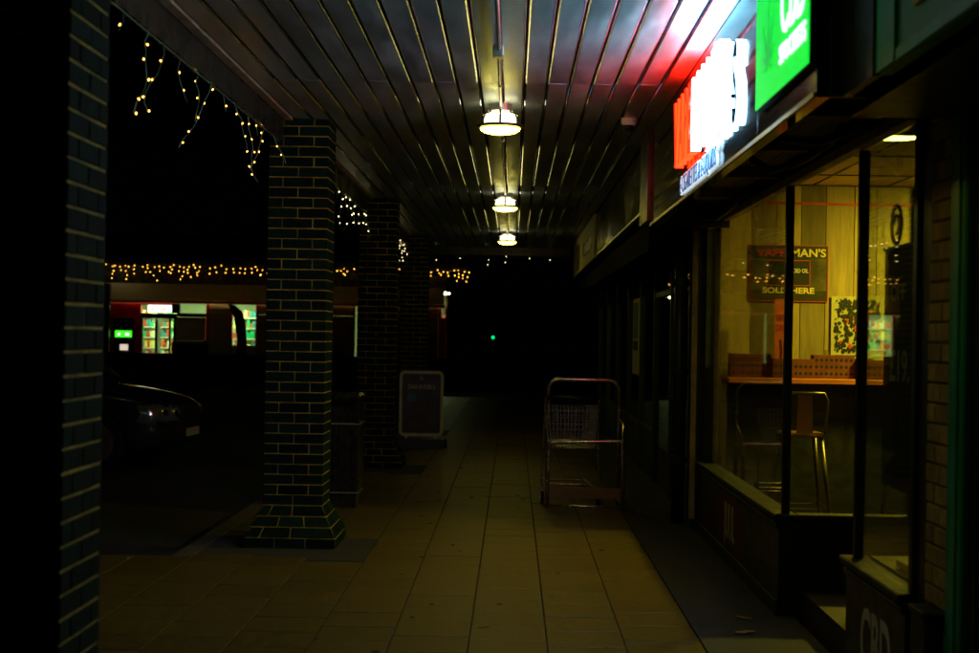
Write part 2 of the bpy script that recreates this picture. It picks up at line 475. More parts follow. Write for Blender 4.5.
# ================================================================== VAPE SHOP (right-hand side)
WX = 1.57; HEAD = 2.40
shop = thing("shopfront", "black framed shopfront with glazed bay and recessed doorway beneath the lit lettering", "shopfront", (0, 0, 0))
# stall risers
Box("stall_riser", "black", shop, 1.53, 1.62, 8.56, 12.2, 0.0, .545)
Box("stall_riser", "black", shop, 1.621, 2.30, 8.56, 8.64, 0.0, .545)
Box("stall_riser", "black", shop, 1.56, 1.65, 5.93, 6.97, 0.0, .545)
Box("stall_riser", "black", shop, 1.651, 2.30, 6.89, 6.97, 0.0, .545)
sill = MB()
Box("sill", "darkframe", shop, 1.50, 1.63, 8.53, 12.2, .546, .582, bevel=.006)
Box("sill", "darkframe", shop, 1.632, 2.30, 8.53, 8.65, .546, .582, bevel=.006)
Box("sill", "darkframe", shop, 1.53, 1.66, 5.93, 7.0, .546, .582, bevel=.006)
# plinth mouldings on the risers
Box("moulding", "darkframe", shop, 1.515, 1.5295, 8.56, 12.2, .50, .53, bevel=.003)
Box("moulding", "darkframe", shop, 1.515, 1.5295, 8.56, 12.2, .0, .09, bevel=.003)
Box("moulding", "darkframe", shop, 1.545, 1.5595, 5.93, 6.97, .50, .53, bevel=.003)
# posts
def post(x0, x1, y0, y1, z0=.583, z1=2.449, m="frame"):
    return Box("window_post", m, shop, x0, x1, y0, y1, z0, z1, bevel=.004)
post(1.548, 1.592, 8.56, 8.61); post(1.548, 1.592, 12.10, 12.2)
post(1.58, 1.624, 6.89, 6.94); post(1.585, 1.65, 5.93, 5.99)
post(2.26, 2.30, 8.565, 8.605); post(2.26, 2.30, 6.90, 6.94)
Box("pilaster", "black", shop, 1.60, 1.95, 5.70, 5.925, 0, 3.1)
Box("window_head", "trim", shop, 1.545, 1.60, 5.93, 12.2, 2.45, 2.50, bevel=.004)
Box("window_head", "frame", shop, 1.601, 2.30, 8.565, 8.605, 2.75, 2.82)
def pane(parent, *b, m="glass"): return Box("pane", m, parent, *b)
pane(shop, 1.567, 1.573, 8.61, 12.10, .583, 2.449)
pane(shop, 1.593, 2.26, 8.582, 8.588, .583, 2.749)
pane(shop, 1.599, 1.605, 5.99, 6.89, .583, 2.449)
pane(shop, 1.625, 2.26, 6.917, 6.923, .583, 2.749)
# door at the back of the recess
door = MB().box(2.30, 2.345, 6.98, 7.09, .02, 2.3).box(2.30, 2.345, 8.44, 8.55, .02, 2.3).box(2.30, 2.345, 7.09, 8.44, 2.18, 2.3).box(2.30, 2.345, 7.09, 8.44, .02, .28).box(2.30, 2.345, 7.74, 7.80, .28, 2.18).build("door", "frame", shop)
pane(door, 2.318, 2.324, 7.09, 7.74, .28, 2.18); pane(door, 2.318, 2.324, 7.80, 8.44, .28, 2.18)
MB().tube([(2.27, 7.68, .9), (2.25, 7.68, .95), (2.25, 7.68, 1.25), (2.27, 7.68, 1.3), (2.30, 7.68, 1.3)], .012, 8).build("handle", "steel", door, smooth=True)
Box("transom", "frame", shop, 2.30, 2.345, 6.975, 8.555, 2.31, 2.826)
# upper wall, fascia
Box("upper_wall", "black", shop, 1.605, 1.70, 5.93, 12.2, 2.505, 3.12)
fas = Box("fascia", "fascia", shop, 1.015, 1.06, 5.1, 11.2, 2.40, 3.125)
for y in (6.33, 8.9, 10.4): Box("fascia_seam", "black", fas, 1.0145, 1.0155, y, y + .008, 2.41, 3.12)
Box("fascia_edge", "alu", fas, 1.004, 1.0145, 5.1, 11.2, 2.402, 2.42)
Box("end_panel", "black", shop, 1.06, 1.60, 5.08, 5.1, 2.40, 3.12)
Box("end_panel", "black", shop, 1.06, 1.60, 11.2, 11.24, 2.40, 3.12)
for i in range(5):
    Box("soffit_board", "soffit", shop, 1.064 + i * .1, 1.064 + i * .1 + .094, 5.11, 11.19, 2.60, 2.615)
for y in (6.4, 7.6, 8.9, 10.2): Box("soffit_batten", "soffit", shop, 1.065, 1.56, y, y + .06, 2.53, 2.598)
MB().tube([(1.2, 7.9, 2.58), (1.22, 7.75, 2.50), (1.28, 7.55, 2.42), (1.38, 7.35, 2.44), (1.5, 7.2, 2.52), (1.55, 7.1, 2.6)], .02, 8).build("looped_cable", "cable", shop, smooth=True)
MB().tube([(1.1, 6.6, 2.6), (1.15, 6.5, 2.44), (1.3, 6.45, 2.42), (1.5, 6.5, 2.5), (1.55, 6.5, 2.6)], .014, 8).build("looped_cable", "cable", shop, smooth=True)
MB().tube([(1.3, 11.1, 2.6), (1.35, 10.9, 2.45), (1.42, 10.6, 2.42), (1.5, 10.2, 2.5), (1.55, 10.1, 2.6)], .022, 8).build("looped_cable", "cable", shop, smooth=True)
# end trim and downpipe
Box("end_trim", "trim", shop, 1.455, 1.50, 12.21, 12.27, .1, 2.45, bevel=.005)
Box("end_pilaster", "black", shop, 1.501, 1.75, 12.21, 12.5, 0, 3.1)
dp = thing("downpipe", "dark drainpipe running up the pilaster beside the glazed bay", "drainpipe", (1.42, 12.75, 0))
MB().lathe([(.055, 0), (.055, 2.6)], 0, 0, 16).build("pipe", "darkframe", dp, smooth=True)
for z in (.5, 1.25, 2.0):
    MB().lathe([(.055, z), (.068, z + .005), (.068, z + .07), (.055, z + .075)], 0, 0, 16).build("bracket_collar", "darkframe", dp)
    Box("bracket", "darkframe", dp, -.02, .14, -.02, .02, z + .02, z + .05)

# interior
sbox("shop_floor", "shopfloor", 1.66, 6.0, 5.75, 12.2, -.2, .15)
sbox("shop_ceiling", "plaster", 1.702, 6.0, 5.75, 12.2, 2.83, 2.9)
sc_grid = bpy.data.objects["shop_ceiling"]
for y in (6.6, 7.8, 9.0, 10.2, 11.4): Box("ceiling_bar", "darkframe", sc_grid, 1.71, 6.0, y, y + .02, 2.822, 2.8295)
for x in (2.4, 3.0, 3.6, 4.2): Box("ceiling_bar", "darkframe", sc_grid, x, x + .02, 5.76, 12.19, 2.8235, 2.8298)
sbox("shop_back_wall", "shopwall", 6.0, 6.1, 5.75, 12.3, 0, 2.9)
sbox("shop_side_wall", "shopwall", 1.96, 6.0, 5.65, 5.75, 0, 2.9)
pw = sbox("plank_wall", "shopwall", 1.66, 6.0, 12.2, 12.3, 0, 2.9)
x = 1.74
while x < 5.9:
    wd = random.choice((.18, .2, .23, .26))
    z = .16
    first = True
    while z < 2.8:
        ln = random.uniform(.5, 1.5) if not first else random.uniform(.2, 1.1)
        first = False
        z2 = min(2.82, z + ln)
        if z2 > 2.6: z2 = 2.82
        d = random.uniform(.014, .022)
        Box("plank", "wood", pw, x + .003, x + wd - .003, 12.2 - d, 12.199, z, z2 - .003)
        z = z2
    x += wd
Box("wall_nib", "wood", pw, 1.665, 1.735, 12.12, 12.199, .16, 2.82)
MB().box(1.75, 4.5, 12.172, 12.177, 2.665, 2.685).build("red_stripe", "ink_red", pw)
for (lx, ly) in ((2.28, 9.0), (3.6, 11.0)):  # second light is added out of view to brighten the plank wall
    cl = thing("shop_ceiling_light", "round lit ceiling light above the recessed shop door" if lx < 3 else "added round ceiling light, out of view, brightening the plank wall", "ceiling light", (lx, ly, 2.83))
    MB().lathe([(.19, -.001), (.19, -.03), (.17, -.03)], 0, 0, 32).build("rim", "white", cl)
    MB().lathe([(.168, -.012), (.168, -.032), (.1, -.045), (.001, -.05)], 0, 0, 32).build("diffuser", "shoplight" if lx > 3 else "shoplight2", cl, smooth=True)
# bar shelf
bar = thing("bar_counter", "high wooden bar counter with black front under the plank wall", "counter", (0, 0, .15))
Box("counter_top", "bar", bar, 1.68, 4.6, 11.68, 12.17, 1.08, 1.12, bevel=.004)
Box("front_panel", "black", bar, 1.70, 4.6, 11.85, 11.9, 0, 1.079)
# perforated terracotta blocks on the bar
pbl = ["perforated dark red block by the glass at the bar's end", "perforated dark red block behind the orange card", "perforated dark red block below the oil poster", "perforated dark red block below the doodle poster", "perforated dark red block just past the doodle poster", "perforated dark red block ending the row along the bar"]
for i in range(6):
    pb = thing("perforated_block", pbl[i], "block", (1.72 + i * .329, 11.9 - (.05 if i % 2 else 0), 1.271), 0, "perforated blocks on the bar")
    h = .15 if i % 2 else .185
    MB().box(0, .326, 0, .12, 0, h).build("body", "terracotta", pb, bevel=.004)
    hm = MB()
    for r_ in range(3 if h > .16 else 2):
        for c_ in range(8):
            cx, cz = .026 + c_ * .039, .036 + r_ * .054
            hm.tube([(cx, -.001, cz), (cx, .0005, cz)], .0135, 8)
    hm.build("holes", "hole", pb, kind="stuff")
# posters on the plank wall
po = thing("oil_poster", "dark bordered shop poster with cream lettering on the plank wall", "poster", (1.905, 12.17, 1.88))
PW, PH = .635, .457
Box("sheet", "posterdark", po, 0, PW, 0, .006, 0, PH)
Box("border", "ink_red", po, .0, PW, -.0015, -.0005, PH - .006, PH); Box("border", "ink_red", po, 0, PW, -.0015, -.0005, 0, .006)
Box("border", "ink_red", po, 0, .006, -.0015, -.0005, .0065, PH - .0065); Box("border", "ink_red", po, PW - .006, PW, -.0015, -.0005, .0065, PH - .0065)
Box("swirl_panel", "postermid", po, .012, .145, -.0012, -.0004, .09, .35); Box("swirl_panel", "postermid", po, .49, .62, -.0012, -.0004, .09, .35)
Box("inner_panel", "ink_black", po, .15, .485, -.0013, -.0005, .135, .33)
for b in ((.145, .49, .33, .336), (.145, .49, .129, .135)): Box("inner_border", "ink_red", po, b[0], b[1], -.002, -.001, b[2], b[3])
for b in ((.145, .15), (.485, .49)): Box("inner_border", "ink_red", po, b[0], b[1], -.002, -.001, .1355, .3295)
text("lettering", "VAPE", "ink_red", po, (.05, -.003, .365), '-y', .062, .001, .002, width=.24)
text("lettering", "MAN'S", "ink_yellow", po, (.335, -.003, .365), '-y', .062, .001, .002, width=.28)
text("lettering", "CBD OIL", "ink_white", po, (.345, -.003, .235), '-y', .032, .001, .001, width=.13)
text("lettering", "SOLD HERE", "ink_yellow", po, (.105, -.003, .068), '-y', .045, .001, .002, width=.42)
op = thing("banner_card", "tall narrow orange promotional card standing on the bar", "card", (2.06, 11.86, 1.272))
Box("card", "orange", op, 0, .10, 0, .008, 0, .62)
Box("foot", "orange", op, .01, .09, .0, .09, 0, .012)
text("lettering", "VAPE", "ink_red", op, (.012, -.002, .45), '-y', .05, .0008, .001, width=.076)
text("lettering", "CBD", "ink_red", op, (.012, -.002, .37), '-y', .05, .0008, .001, width=.076)
MB().tube([(.04, -.003, .1), (.06, -.003, .2), (.05, -.003, .3)], .006, 6).build("squiggle", "ink_black", op)
dpst = thing("doodle_poster", "pale poster crowded with black bottle and fruit drawings", "poster", (2.57, 12.165, 1.36))
Box("sheet", "posterlight", dpst, 0, .42, 0, .006, 0, .57)
ink = MB(); rk = random.Random(3); redm = MB()
for k in range(300):
    cx, cz = rk.uniform(.03, .39), rk.uniform(.12, .54); s_ = rk.uniform(.007, .024)
    n = rk.choice((4, 5, 7, 8)); a0 = rk.uniform(0, 6)
    poly = [(cx + s_ * rk.uniform(.5, 1.1) * math.cos(a0 + 2 * math.pi * j / n), cz + s_ * rk.uniform(.6, 1.3) * math.sin(a0 + 2 * math.pi * j / n)) for j in range(n)]
    (redm if k % 11 == 0 else ink).prism(poly, 'y', -.001 - k * .00002, -.0004)
for r_ in range(3): ink.box(.03, .39 - r_ * .05, -.001, -.0004, .03 + r_ * .027, .042 + r_ * .027)
ink.build("drawings", "ink_black", dpst, kind="stuff"); redm.build("red_drawings", "ink_red", dpst, kind="stuff")
# bar stools
def stool(loc, rz, label):
    t = thing("bar_stool", label, "stool", loc, rz, "metal bar stools at the bar")
    Box("seat", "leather", t, -.16, .16, -.16, .16, .70, .735, bevel=.015)
    for sx in (-1, 1):
        for sy in (-1, 1):
            MB().tube([(sx * .205, sy * .205, 0), (sx * .13, sy * .13, .70)], [.014, .019], 8).build("leg", "gun", t, smooth=True)
    MB().tube([(-.185, -.185, .18), (.185, -.185, .18), (.185, .185, .18), (-.185, .185, .18)], .008, 6, True).build("foot_ring", "gun", t)
    MB().tube([(-.155, -.15, .72), (-.165, -.16, .98), (-.14, -.165, 1.03), (.14, -.165, 1.03), (.165, -.16, .98), (.155, -.15, .72)], .011, 8).build("back_hoop", "gun", t, smooth=True)
    MB().prism([(-.06, .735), (.06, .735), (.052, 1.02), (-.052, 1.02)], 'y', -.163, -.157).build("back_splat", "leather", t)
    return t
stool((2.16, 11.25, .151), 0, "metal bar stool with low hoop back beneath the oil poster")
stool((3.05, 11.3, .151), .2, "metal bar stool beneath the doodle poster")

# near window display
ds = thing("price_poster", "tall dark price poster hanging inside the narrow shop window", "poster", (1.63, 6.62, .95))
Box("sheet", "ink_black", ds, 0, .006, -.52, 0, 0, 1.02)
text("lettering", "OFF", "ink_white", ds, (-.002, -.12, .80), '-x', .07, .001, .002, width=.24)
text("lettering", "£19.", "ink_white", ds, (-.002, -.12, .46), '-x', .13, .001, .003, width=.32)
Box("price_strip", "dull_red", ds, -.0015, -.0002, -.25, -.17, .06, .33)
Box("top_rail", "gun", ds, -.006, .012, -.53, .01, 1.02, 1.035)
gl_ = thing("round_sticker", "round pale ring sticker above the dark price poster", "sticker", (1.612, 6.36, 2.07))
MB().tube([(0, .08 * math.cos(a), .08 * math.sin(a)) for a in [i * math.pi / 12 for i in range(24)]], .008, 6, True).build("ring", "posterlight", gl_)
MB().tube([(0, .04 * math.cos(a), .04 * math.sin(a)) for a in [i * math.pi / 8 for i in range(13)]], .006, 6).build("swirl", "posterlight", gl_)
lo = Box("leaflet_tray", "posterlight", None, 1.68, 1.92, 6.2, 6.55, .60, .63, label="pale leaflets lying flat in the narrow window display", cat="leaflets", bevel=.004)
Box("display_base", "black", shop, 1.651, 2.25, 5.935, 6.885, .10, .595)

# lettering on the risers
rs = thing("riser_poster", "dark red sticker with tall pale letters on the bay's lower panel", "sticker", (1.5285, 11.15, .11))
Box("sheet", "dull_red", rs, -.001, .0005, -1.35, 0, .02, .37)
text("lettering", "JUUL", "dull_white", rs, (-.002, -.42, .07), '-x', .24, .001, .004, width=.5)
text("riser_lettering", "CBD", "ink_white", None, (1.5585, 6.66, .15), '-x', .26, .001, .008, width=.52, label="pale CBD letters on the low panel of the narrow window", cat="lettering")

# ================================================================== ILLUMINATED SIGNS
sg = thing("lit_letter_sign", "glowing red and white raised letters along the black fascia", "sign", (.953, 9.1, 2.61))
def letters(s, y0, total, m, mback):
    ws = []
    for ch in s:
        me, wd, a, b = text_mesh(ch, .37 / .7, .024, .016)
        ws.append((ch, wd))
    gap = .03; tot = sum(w_ for _, w_ in ws) + gap * (len(s) - 1); k = (total - gap * (len(s) - 1)) / sum(w_ for _, w_ in ws)
    y = y0
    for ch, wd in ws:
        w2 = wd * k
        o = text("letter", ch, m, sg, (.024, y, 0), '-x', .37, .024, .016, width=w2)
        o.data.materials.append(MT["matte"]); o.data.materials.append(MT[m + "_side"])
        for p in o.data.polygons:
            p.material_index = 1 if p.normal.x > .7 else (0 if p.normal.x < -.7 else 2)
        y -= w2 + gap
letters("VAPE", 0.0, .88, "ltr_red", "halo_red")
letters("MAN'S", -.91, 1.15, "ltr_white", "halo_white")
for yy in (-.1, -.6, -1.1, -1.6, -2.0):
    Box("standoff", "black", sg, .049, .0615, yy - .02, yy, .1, .12)
sb = thing("small_led_sign", "small blue and white lit lettering line under the big letters", "sign", (1.004, 9.08, 2.44))
t1 = text("lettering", "E-CIGARETTES & E-LIQUIDS", "led_white", sb, (0, 0, 0), '-x', .105, .006, .005, width=1.6)
text("lettering_core", "E-CIGARETTES & E-LIQUIDS", "led_blue", t1, (-.009, 0, 0), '-x', .105, .002, -.002, width=1.6, kind="stuff")
lb = thing("green_lightbox", "bright green backlit box sign with white letters and leaf", "sign", (.986, 6.22, 2.515))
Box("case", "black", lb, .004, .0285, -1.12, 0, 0, .59)
Box("panel", "green", lb, 0, .0035, -1.115, -.005, .004, .586)
text("lettering", "CBD", "greenwhite", lb, (-.004, -.60, .195), '-x', .25, .003, .001, width=.47)
text("lettering", "STOCKISTS", "greenwhite", lb, (-.004, -.58, .09), '-x', .07, .003, .001, width=.5)
lf = MB()
for k, (ang, ln) in enumerate(((90, .26), (55, .22), (125, .22), (22, .16), (158, .16), (-8, .1), (188, .1))):
    a = R(ang); dx, dz = math.cos(a), math.sin(a); px, pz = -dz, dx
    cy, cz = -.3, .14
    pts = [(0, 0), (.35, .055), (.6, .05), (1, 0), (.6, -.05), (.35, -.055)]
    lf.prism([(cy - (t * ln * dx + s_ * ln * 1.7 * px), cz + t * ln * dz + s_ * ln * 1.7 * pz) for t, s_ in pts], 'x', -.002 - k * .0002, -.0003)
lf.build("leaf_emblem", "green2", lb)

# neighbour with roller shutter and teal sign
ns = thing("shuttered_shopfront", "closed shopfront with dark green roller shutter and teal door jamb", "shopfront", (0, 0, 0))
jm = Box("jamb", "teal", ns, 1.56, 1.70, 5.215, 5.40, 0, 2.38, bevel=.008)
Box("jamb_stop", "teal2", jm, 1.553, 1.5595, 5.27, 5.33, .01, 2.37)
sh_me = MB().prism([(1.64, 0), (1.60, .02), (1.592, .045), (1.60, .07), (1.64, .085)], 'y', .5, 5.214).mesh("shutter_slat", "shutter")
for i in range(27): link("shutter_slat", sh_me, ns, (0, 0, .02 + i * .088))
Box("shutter_box", "black", ns, 1.2, 1.75, .5, 5.41, 2.38, 2.395)
Box("upper_wall", "black", ns, 1.62, 1.75, .5, 5.41, 2.40, 3.12)
Box("shutter_guide", "black", ns, 1.585, 1.60, 5.13, 5.21, 0.02, 2.37)
ts = thing("teal_sign", "unlit teal fascia board with cream panel above the roller shutter", "sign", (1.12, 0, 2.40))
Box("board", "teal", ts, 0, .04, 1.0, 4.66, .0, .72)
Box("edge_strip", "teal2", ts, -.012, -.001, 4.44, 4.655, .005, .715)
Box("edge_strip", "teal2", ts, -.008, -.001, 1.0, 4.435, .005, .04)
MB().prism([(4.22, .12), (4.25, .17), (4.25, .6), (3.7, .6), (3.7, .17), (3.74, .12)], 'x', -.012, -.001).build("cream_panel", "cream", ts)
Box("fascia_gap_panel", "black", ns, 1.10, 1.13, 4.665, 5.075, 2.40, 3.12)
pier = thing("brick_pier", "tawny brick pier between the teal jamb and black shop pilaster", "pier", (1.57, 5.405, 0))
Box("mortar_core", "mortar", pier, .012, .36, .008, .285, 0, 3.1)
for c in range(41):
    z = c * .075 + .004
    if c % 2 == 0: cuts = [(.0, .12), (.13, .29)]
    else: cuts = [(.0, .18), (.19, .29)]
    for a, b in cuts:
        Box("brick", "stone", pier, random.uniform(-.002, .003), .10, a, b, z, z + .066, bevel=.004)
    if c % 2: Box("brick", "stone", pier, .0, .2, -.004, .0075, z, z + .066)
mb = thing("meter_box", "small grey utility box at the foot of the brick pier", "utility box", (1.50, 5.43, .02))
Box("case", "darkframe", mb, 0, .065, 0, .20, 0, .56, bevel=.01); Box("lid", "darkframe", mb, -.008, .08, -.008, .208, .56, .58, bevel=.003)

# further shop, dark
fs = thing("dark_shopfront", "unlit dark shopfront with glossy metal fascia beyond the glazed bay", "shopfront", (0, 0, 0))
Box("stall_riser", "black", fs, 1.55, 1.62, 16.4, 26.8, 0, .5)
Box("wall_top", "black", fs, 1.55, 1.75, 12.9, 26.8, 2.4, 3.12)
for y in (13.05, 14.6, 16.3, 18.1, 20.0, 22.2, 24.4, 26.7): Box("window_post", "farframe", fs, 1.53, 1.60, y, y + .08, .0, 2.399)
ys = [13.13, 14.68, 16.38, 18.18, 20.08, 22.28, 24.48, 26.7]; ye = [14.6, 16.3, 18.1, 20.0, 22.2, 24.4, 26.7]
for i in range(7):
    pane(fs, 1.562, 1.568, ys[i], ye[i], .02 if i < 2 else .5005, 2.399, m="oldglass")
    Box("rail", "farframe", fs, 1.54, 1.59, ys[i], ye[i], 2.0 if i < 2 else .501, 2.05 if i < 2 else .55)
Box("door_push_bar", "steel", fs, 1.49, 1.51, 13.3, 14.5, 1.0, 1.03)
sbox("dark_shop_interior", "shopwall", 3.4, 3.5, 12.35, 27, 0, 3.1)
sbox("dark_shop_floor", "shopfloor", 1.63, 3.4, 12.35, 27, -.2, .003)
f2 = Box("fascia", "fascia2", fs, 1.03, 1.06, 11.95, 18.7, 2.57, 3.125)
for y in (14.1, 16.4): Box("fascia_seam", "black", f2, 1.028, 1.0302, y, y + .02, 2.58, 3.12)
Box("fascia_edge", "alu", f2, 1.02, 1.029, 11.95, 18.7, 2.572, 2.59)
Box("fascia_soffit", "black", fs, 1.061, 1.549, 11.95, 26.8, 2.575, 2.59)
Box("added_shutter_housing", "matte", fs, 1.12, 1.50, 12.55, 26.8, 2.30, 2.574)  # dark box added to block the far lamp's reflection in the bay glass
Box("fascia_divider", "black", fs, .99, 1.20, 11.26, 11.94, 2.45, 3.125)
wp = thing("window_poster", "narrow pale blue poster taped inside the dark shop window", "poster", (1.552, 19.4, 1.1))
Box("sheet", "ink_white", wp, -.004, .004, -.9, 0, 0, .95)
Box("picture", "ink_blue", wp, -.006, -.0045, -.8, -.1, .45, .9); Box("picture", "dull_red", wp, -.006, -.0045, -.8, -.1, .3, .42)
s3 = thing("cream_sign", "pale unlit sign board with dark lettering near the walkway's end", "sign", (1.0, 0, 2.55))
Box("board", "cream", s3, 0, .03, 18.85, 25.2, 0, .56)
Box("dark_panel", "black", s3, -.01, -.001, 22.9, 24.9, .03, .42)
lg = MB()
for k in range(9):
    cy = 19.6 + k * .26; lg.prism([(cy + .17 * math.cos(a) * random.uniform(.7, 1.1), .24 + .11 * math.sin(a) * random.uniform(.6, 1.2)) for a in [j * .9 for j in range(7)]], 'x', -.006 - k * .0003, -.0005)
lg.build("dark_lettering", "ink_black", s3, kind="stuff")
# security camera
cc = thing("security_camera", "small dome security camera under the ceiling beside the fascia", "camera", (.80, 10.7, 3.13))
MB().lathe([(.055, 0), (.055, -.03), (.045, -.05)], 0, 0, 20).build("mount", "white", cc)
MB().lathe([(.04, -.05), (.035, -.075), (.02, -.09), (.001, -.095)], 0, 0, 20).build("dome", "carglass", cc, smooth=True)

# ================================================================== CEILING LAMPS
llab = ["round ceiling lamp next to the dome security camera", "round ceiling lamp above the shopping trolley and steel hoops", "round ceiling lamp nearest the walkway's far end", "round ceiling lamp beside the teal sign board"]
lamp0 = None
for i, y in enumerate((10.15, 16.56, 22.7, 4.9)):
    if i == 0:
        t = thing("ceiling_lamp", llab[0], "lamp", (-.11, y, 3.13), 0, "round lamps under the walkway ceiling")
        MB().lathe([(.136, -.158), (.132, -.172), (.11, -.187), (.07, -.197), (.001, -.201)], 0, 0, 40).build("diffuser", "lamp", t, smooth=True)
        MB().lathe([(.138, -.16), (.163, -.157), (.165, -.145), (.155, -.137), (.10, -.132)], 0, 0, 40).build("rim", "black", t)
        MB().lathe([(.118, -.131), (.118, -.075), (.09, -.062), (.02, -.06)], 0, 0, 40).build("upper_shade", "lampup", t)
        for k in range(6):
            a = math.pi / 6 + k * math.pi / 3; c_, s_ = math.cos(a), math.sin(a)
            MB().tube([(.135 * c_, .135 * s_, -.14), (.128 * c_, .128 * s_, -.09), (.08 * c_, .08 * s_, -.055), (.07 * c_, .07 * s_, 0)], .009, 6).build("bracket", "black", t)
        MB().lathe([(.075, -.05), (.085, -.045), (.085, 0.0)], 0, 0, 24).build("mounting_plate", "alu", t)
        lamp0 = t
    else:
        t = copy_tree(lamp0); t.location = (-.11, y, 3.13); t["label"] = llab[i]
        for ch in t.children:
            if ch.name.startswith("diffuser"):
                ch.data = ch.data.copy(); ch.data.materials[0] = MT["lamp_old" if i < 3 else "lamp_worn"]

# ================================================================== FAIRY LIGHTS
def bulb_mesh(m, r):
    bm = bmesh.new(); bmesh.ops.create_icosphere(bm, subdivisions=1, radius=r)
    for v in bm.verts: v.co.z *= 1.5
    me = bpy.data.meshes.new("bulb"); bm.to_mesh(me); bm.free(); me.materials.append(MT[m]); return me
B_w, B_c, B_a = bulb_mesh("warm", .005), bulb_mesh("cool", .0065), bulb_mesh("amber", .014)
def fairy(label, p0, p1, z, step, drops, bme, spacing, group, seed, jit=.03, capr=.0035):
    rk = random.Random(seed)
    p0, p1 = Vector((*p0, z)), Vector((*p1, z)); L = (p1 - p0).length; d = (p1 - p0) / L
    t = thing("fairy_light_string", label, "fairy lights", p0, 0, group)
    MB().tube([d * s_ for s_ in [L * k / 30 for k in range(31)]], capr * 1.3, 5).build("cable", "greenwire", t)
    s_ = step * rk.uniform(.2, .8)
    while s_ < L:
        ln = rk.choice(drops) * rk.uniform(.8, 1.15)
        b0 = d * s_
        n = max(2, int(ln / .045))
        pts = [b0.copy()]; off = Vector((0, 0, 0)); vel = Vector((0, 0, 0))
        for k in range(n):
            vel = vel * .75 + Vector((rk.uniform(-1, 1), rk.uniform(-1, 1), 0)) * jit * .45
            off = off + vel
            pts.append(b0 + off + Vector((0, 0, -ln * (k + 1) / n)))
        st = MB().tube(pts, capr, 5).build("strand", "greenwire", t)
        q = rk.uniform(0, spacing)
        while q <= ln + .001:
            f = q / ln * n; i0 = min(n - 1, int(f)); p = pts[i0].lerp(pts[i0 + 1], min(1, f - i0))
            sd = Vector((rk.uniform(-1, 1), rk.uniform(-1, 1), -.3)).normalized() * .014
            link("bulb", bme, st, p + sd, (rk.uniform(-1, 1), rk.uniform(-1, 1), 0))
            q += spacing * rk.uniform(.7, 1.3)
        s_ += step * rk.uniform(.7, 1.3)
    return t
G1 = "icicle lights under the walkway eave"
fairy("icicle fairy lights hung from the eave between the shutter-side pillar and the bin pillar", (-1.72, 5.2), (-1.72, 10.85), 2.955, .40, (.1, .22, .33, .30), B_w, .075, G1, 5, .05)
fairy("icicle fairy lights hung from the eave above the litter bin", (-1.72, 11.5), (-1.72, 17.3), 2.955, .33, (.1, .2, .33), B_c, .09, G1, 6)
fairy("icicle fairy lights hung from the eave above the framed poster board", (-1.72, 17.95), (-1.72, 23.75), 2.955, .33, (.1, .2, .33), B_c, .09, G1, 9)
fairy("icicle fairy lights hung across the far end of the walkway", (-1.6, 26.98), (1.0, 26.98), 2.985, .42, (.05, .12, .25), B_c, .11, G1, 10)

# ================================================================== WALKWAY FURNITURE
# steel hoop stand
hs = thing("trolley_stand", "bent steel tube stand with tall hoop and low crossbar", "stand", (.68, 13.7, 0))
def arc(cx, cz, r, a0, a1, y, n=6):
    return [(cx + r * math.cos(a0 + (a1 - a0) * k / n), y, cz + r * math.sin(a0 + (a1 - a0) * k / n)) for k in range(n + 1)]
yb = .5
hoop = [(-.335, yb, .0), (-.335, yb, .9)] + arc(-.335 + .1, 1.06, .1, math.pi, math.pi / 2, yb) + arc(.335 - .1, 1.06, .1, math.pi / 2, 0, yb) + [(.335, yb, .9), (.335, yb, .0)]
MB().tube(hoop, .020, 12).build("tall_hoop", "steel", hs, smooth=True)
low = [(-.345, 0, .0), (-.335, 0, .58), (-.315, 0, .60), (.315, 0, .62), (.335, 0, .60), (.35, 0, .0)]
MB().tube(low, .020, 12).build("low_hoop", "steel", hs, smooth=True)
for s_ in (-1, 1):
    MB().tube([(s_ * .335, 0, .60), (s_ * .345, .08, .66), (s_ * .36, .2, .74), (s_ * .35, .38, .77), (s_ * .335, yb, .78)], .014, 8).build("side_rail", "steel", hs, smooth=True)
    MB().tube([(s_ * .34, 0, .04), (s_ * .335, yb, .04)], .014, 8).build("base_rail", "steel", hs, smooth=True)
Box("board", "storebrown", hs, -.322, .325, -.012, .012, .09, .19, bevel=.004)
MB().tube([(-.34, 0, .02), (.345, 0, .02)], .012, 8).build("base_bar", "steel", hs, smooth=True)
# shopping trolley behind/inside the stand
tr = thing("shopping_trolley", "wire supermarket trolley parked inside the steel tube stand", "trolley", (.56, 13.98, 0), .03)
bk = MB()
def bw(p, q): bk.tube([p, q], .0032, 5)
W0, W1, Y0, Y1, Z0a, Z0b, Z1a, Z1b = .25, .19, .0, .82, .52, .56, .93, .88
def basket_pt(u, v, face):
    y = Y0 + (Y1 - Y0) * u; wd = W0 + (W1 - W0) * u
    zb = Z0a + (Z0b - Z0a) * u; zt = Z1a + (Z1b - Z1a) * u
    return wd * (.88 + .12 * v), y, zb + (zt - zb) * v
for s_ in (-1, 1):
    for k in range(19):
        a, b = basket_pt(k / 18, 0, 0), basket_pt(k / 18, 1, 0); bw((s_ * a[0], a[1], a[2]), (s_ * b[0], b[1], b[2]))
    for k in range(8):
        a, b = basket_pt(0, k / 7, 0), basket_pt(1, k / 7, 0); bw((s_ * a[0], a[1], a[2]), (s_ * b[0], b[1], b[2]))
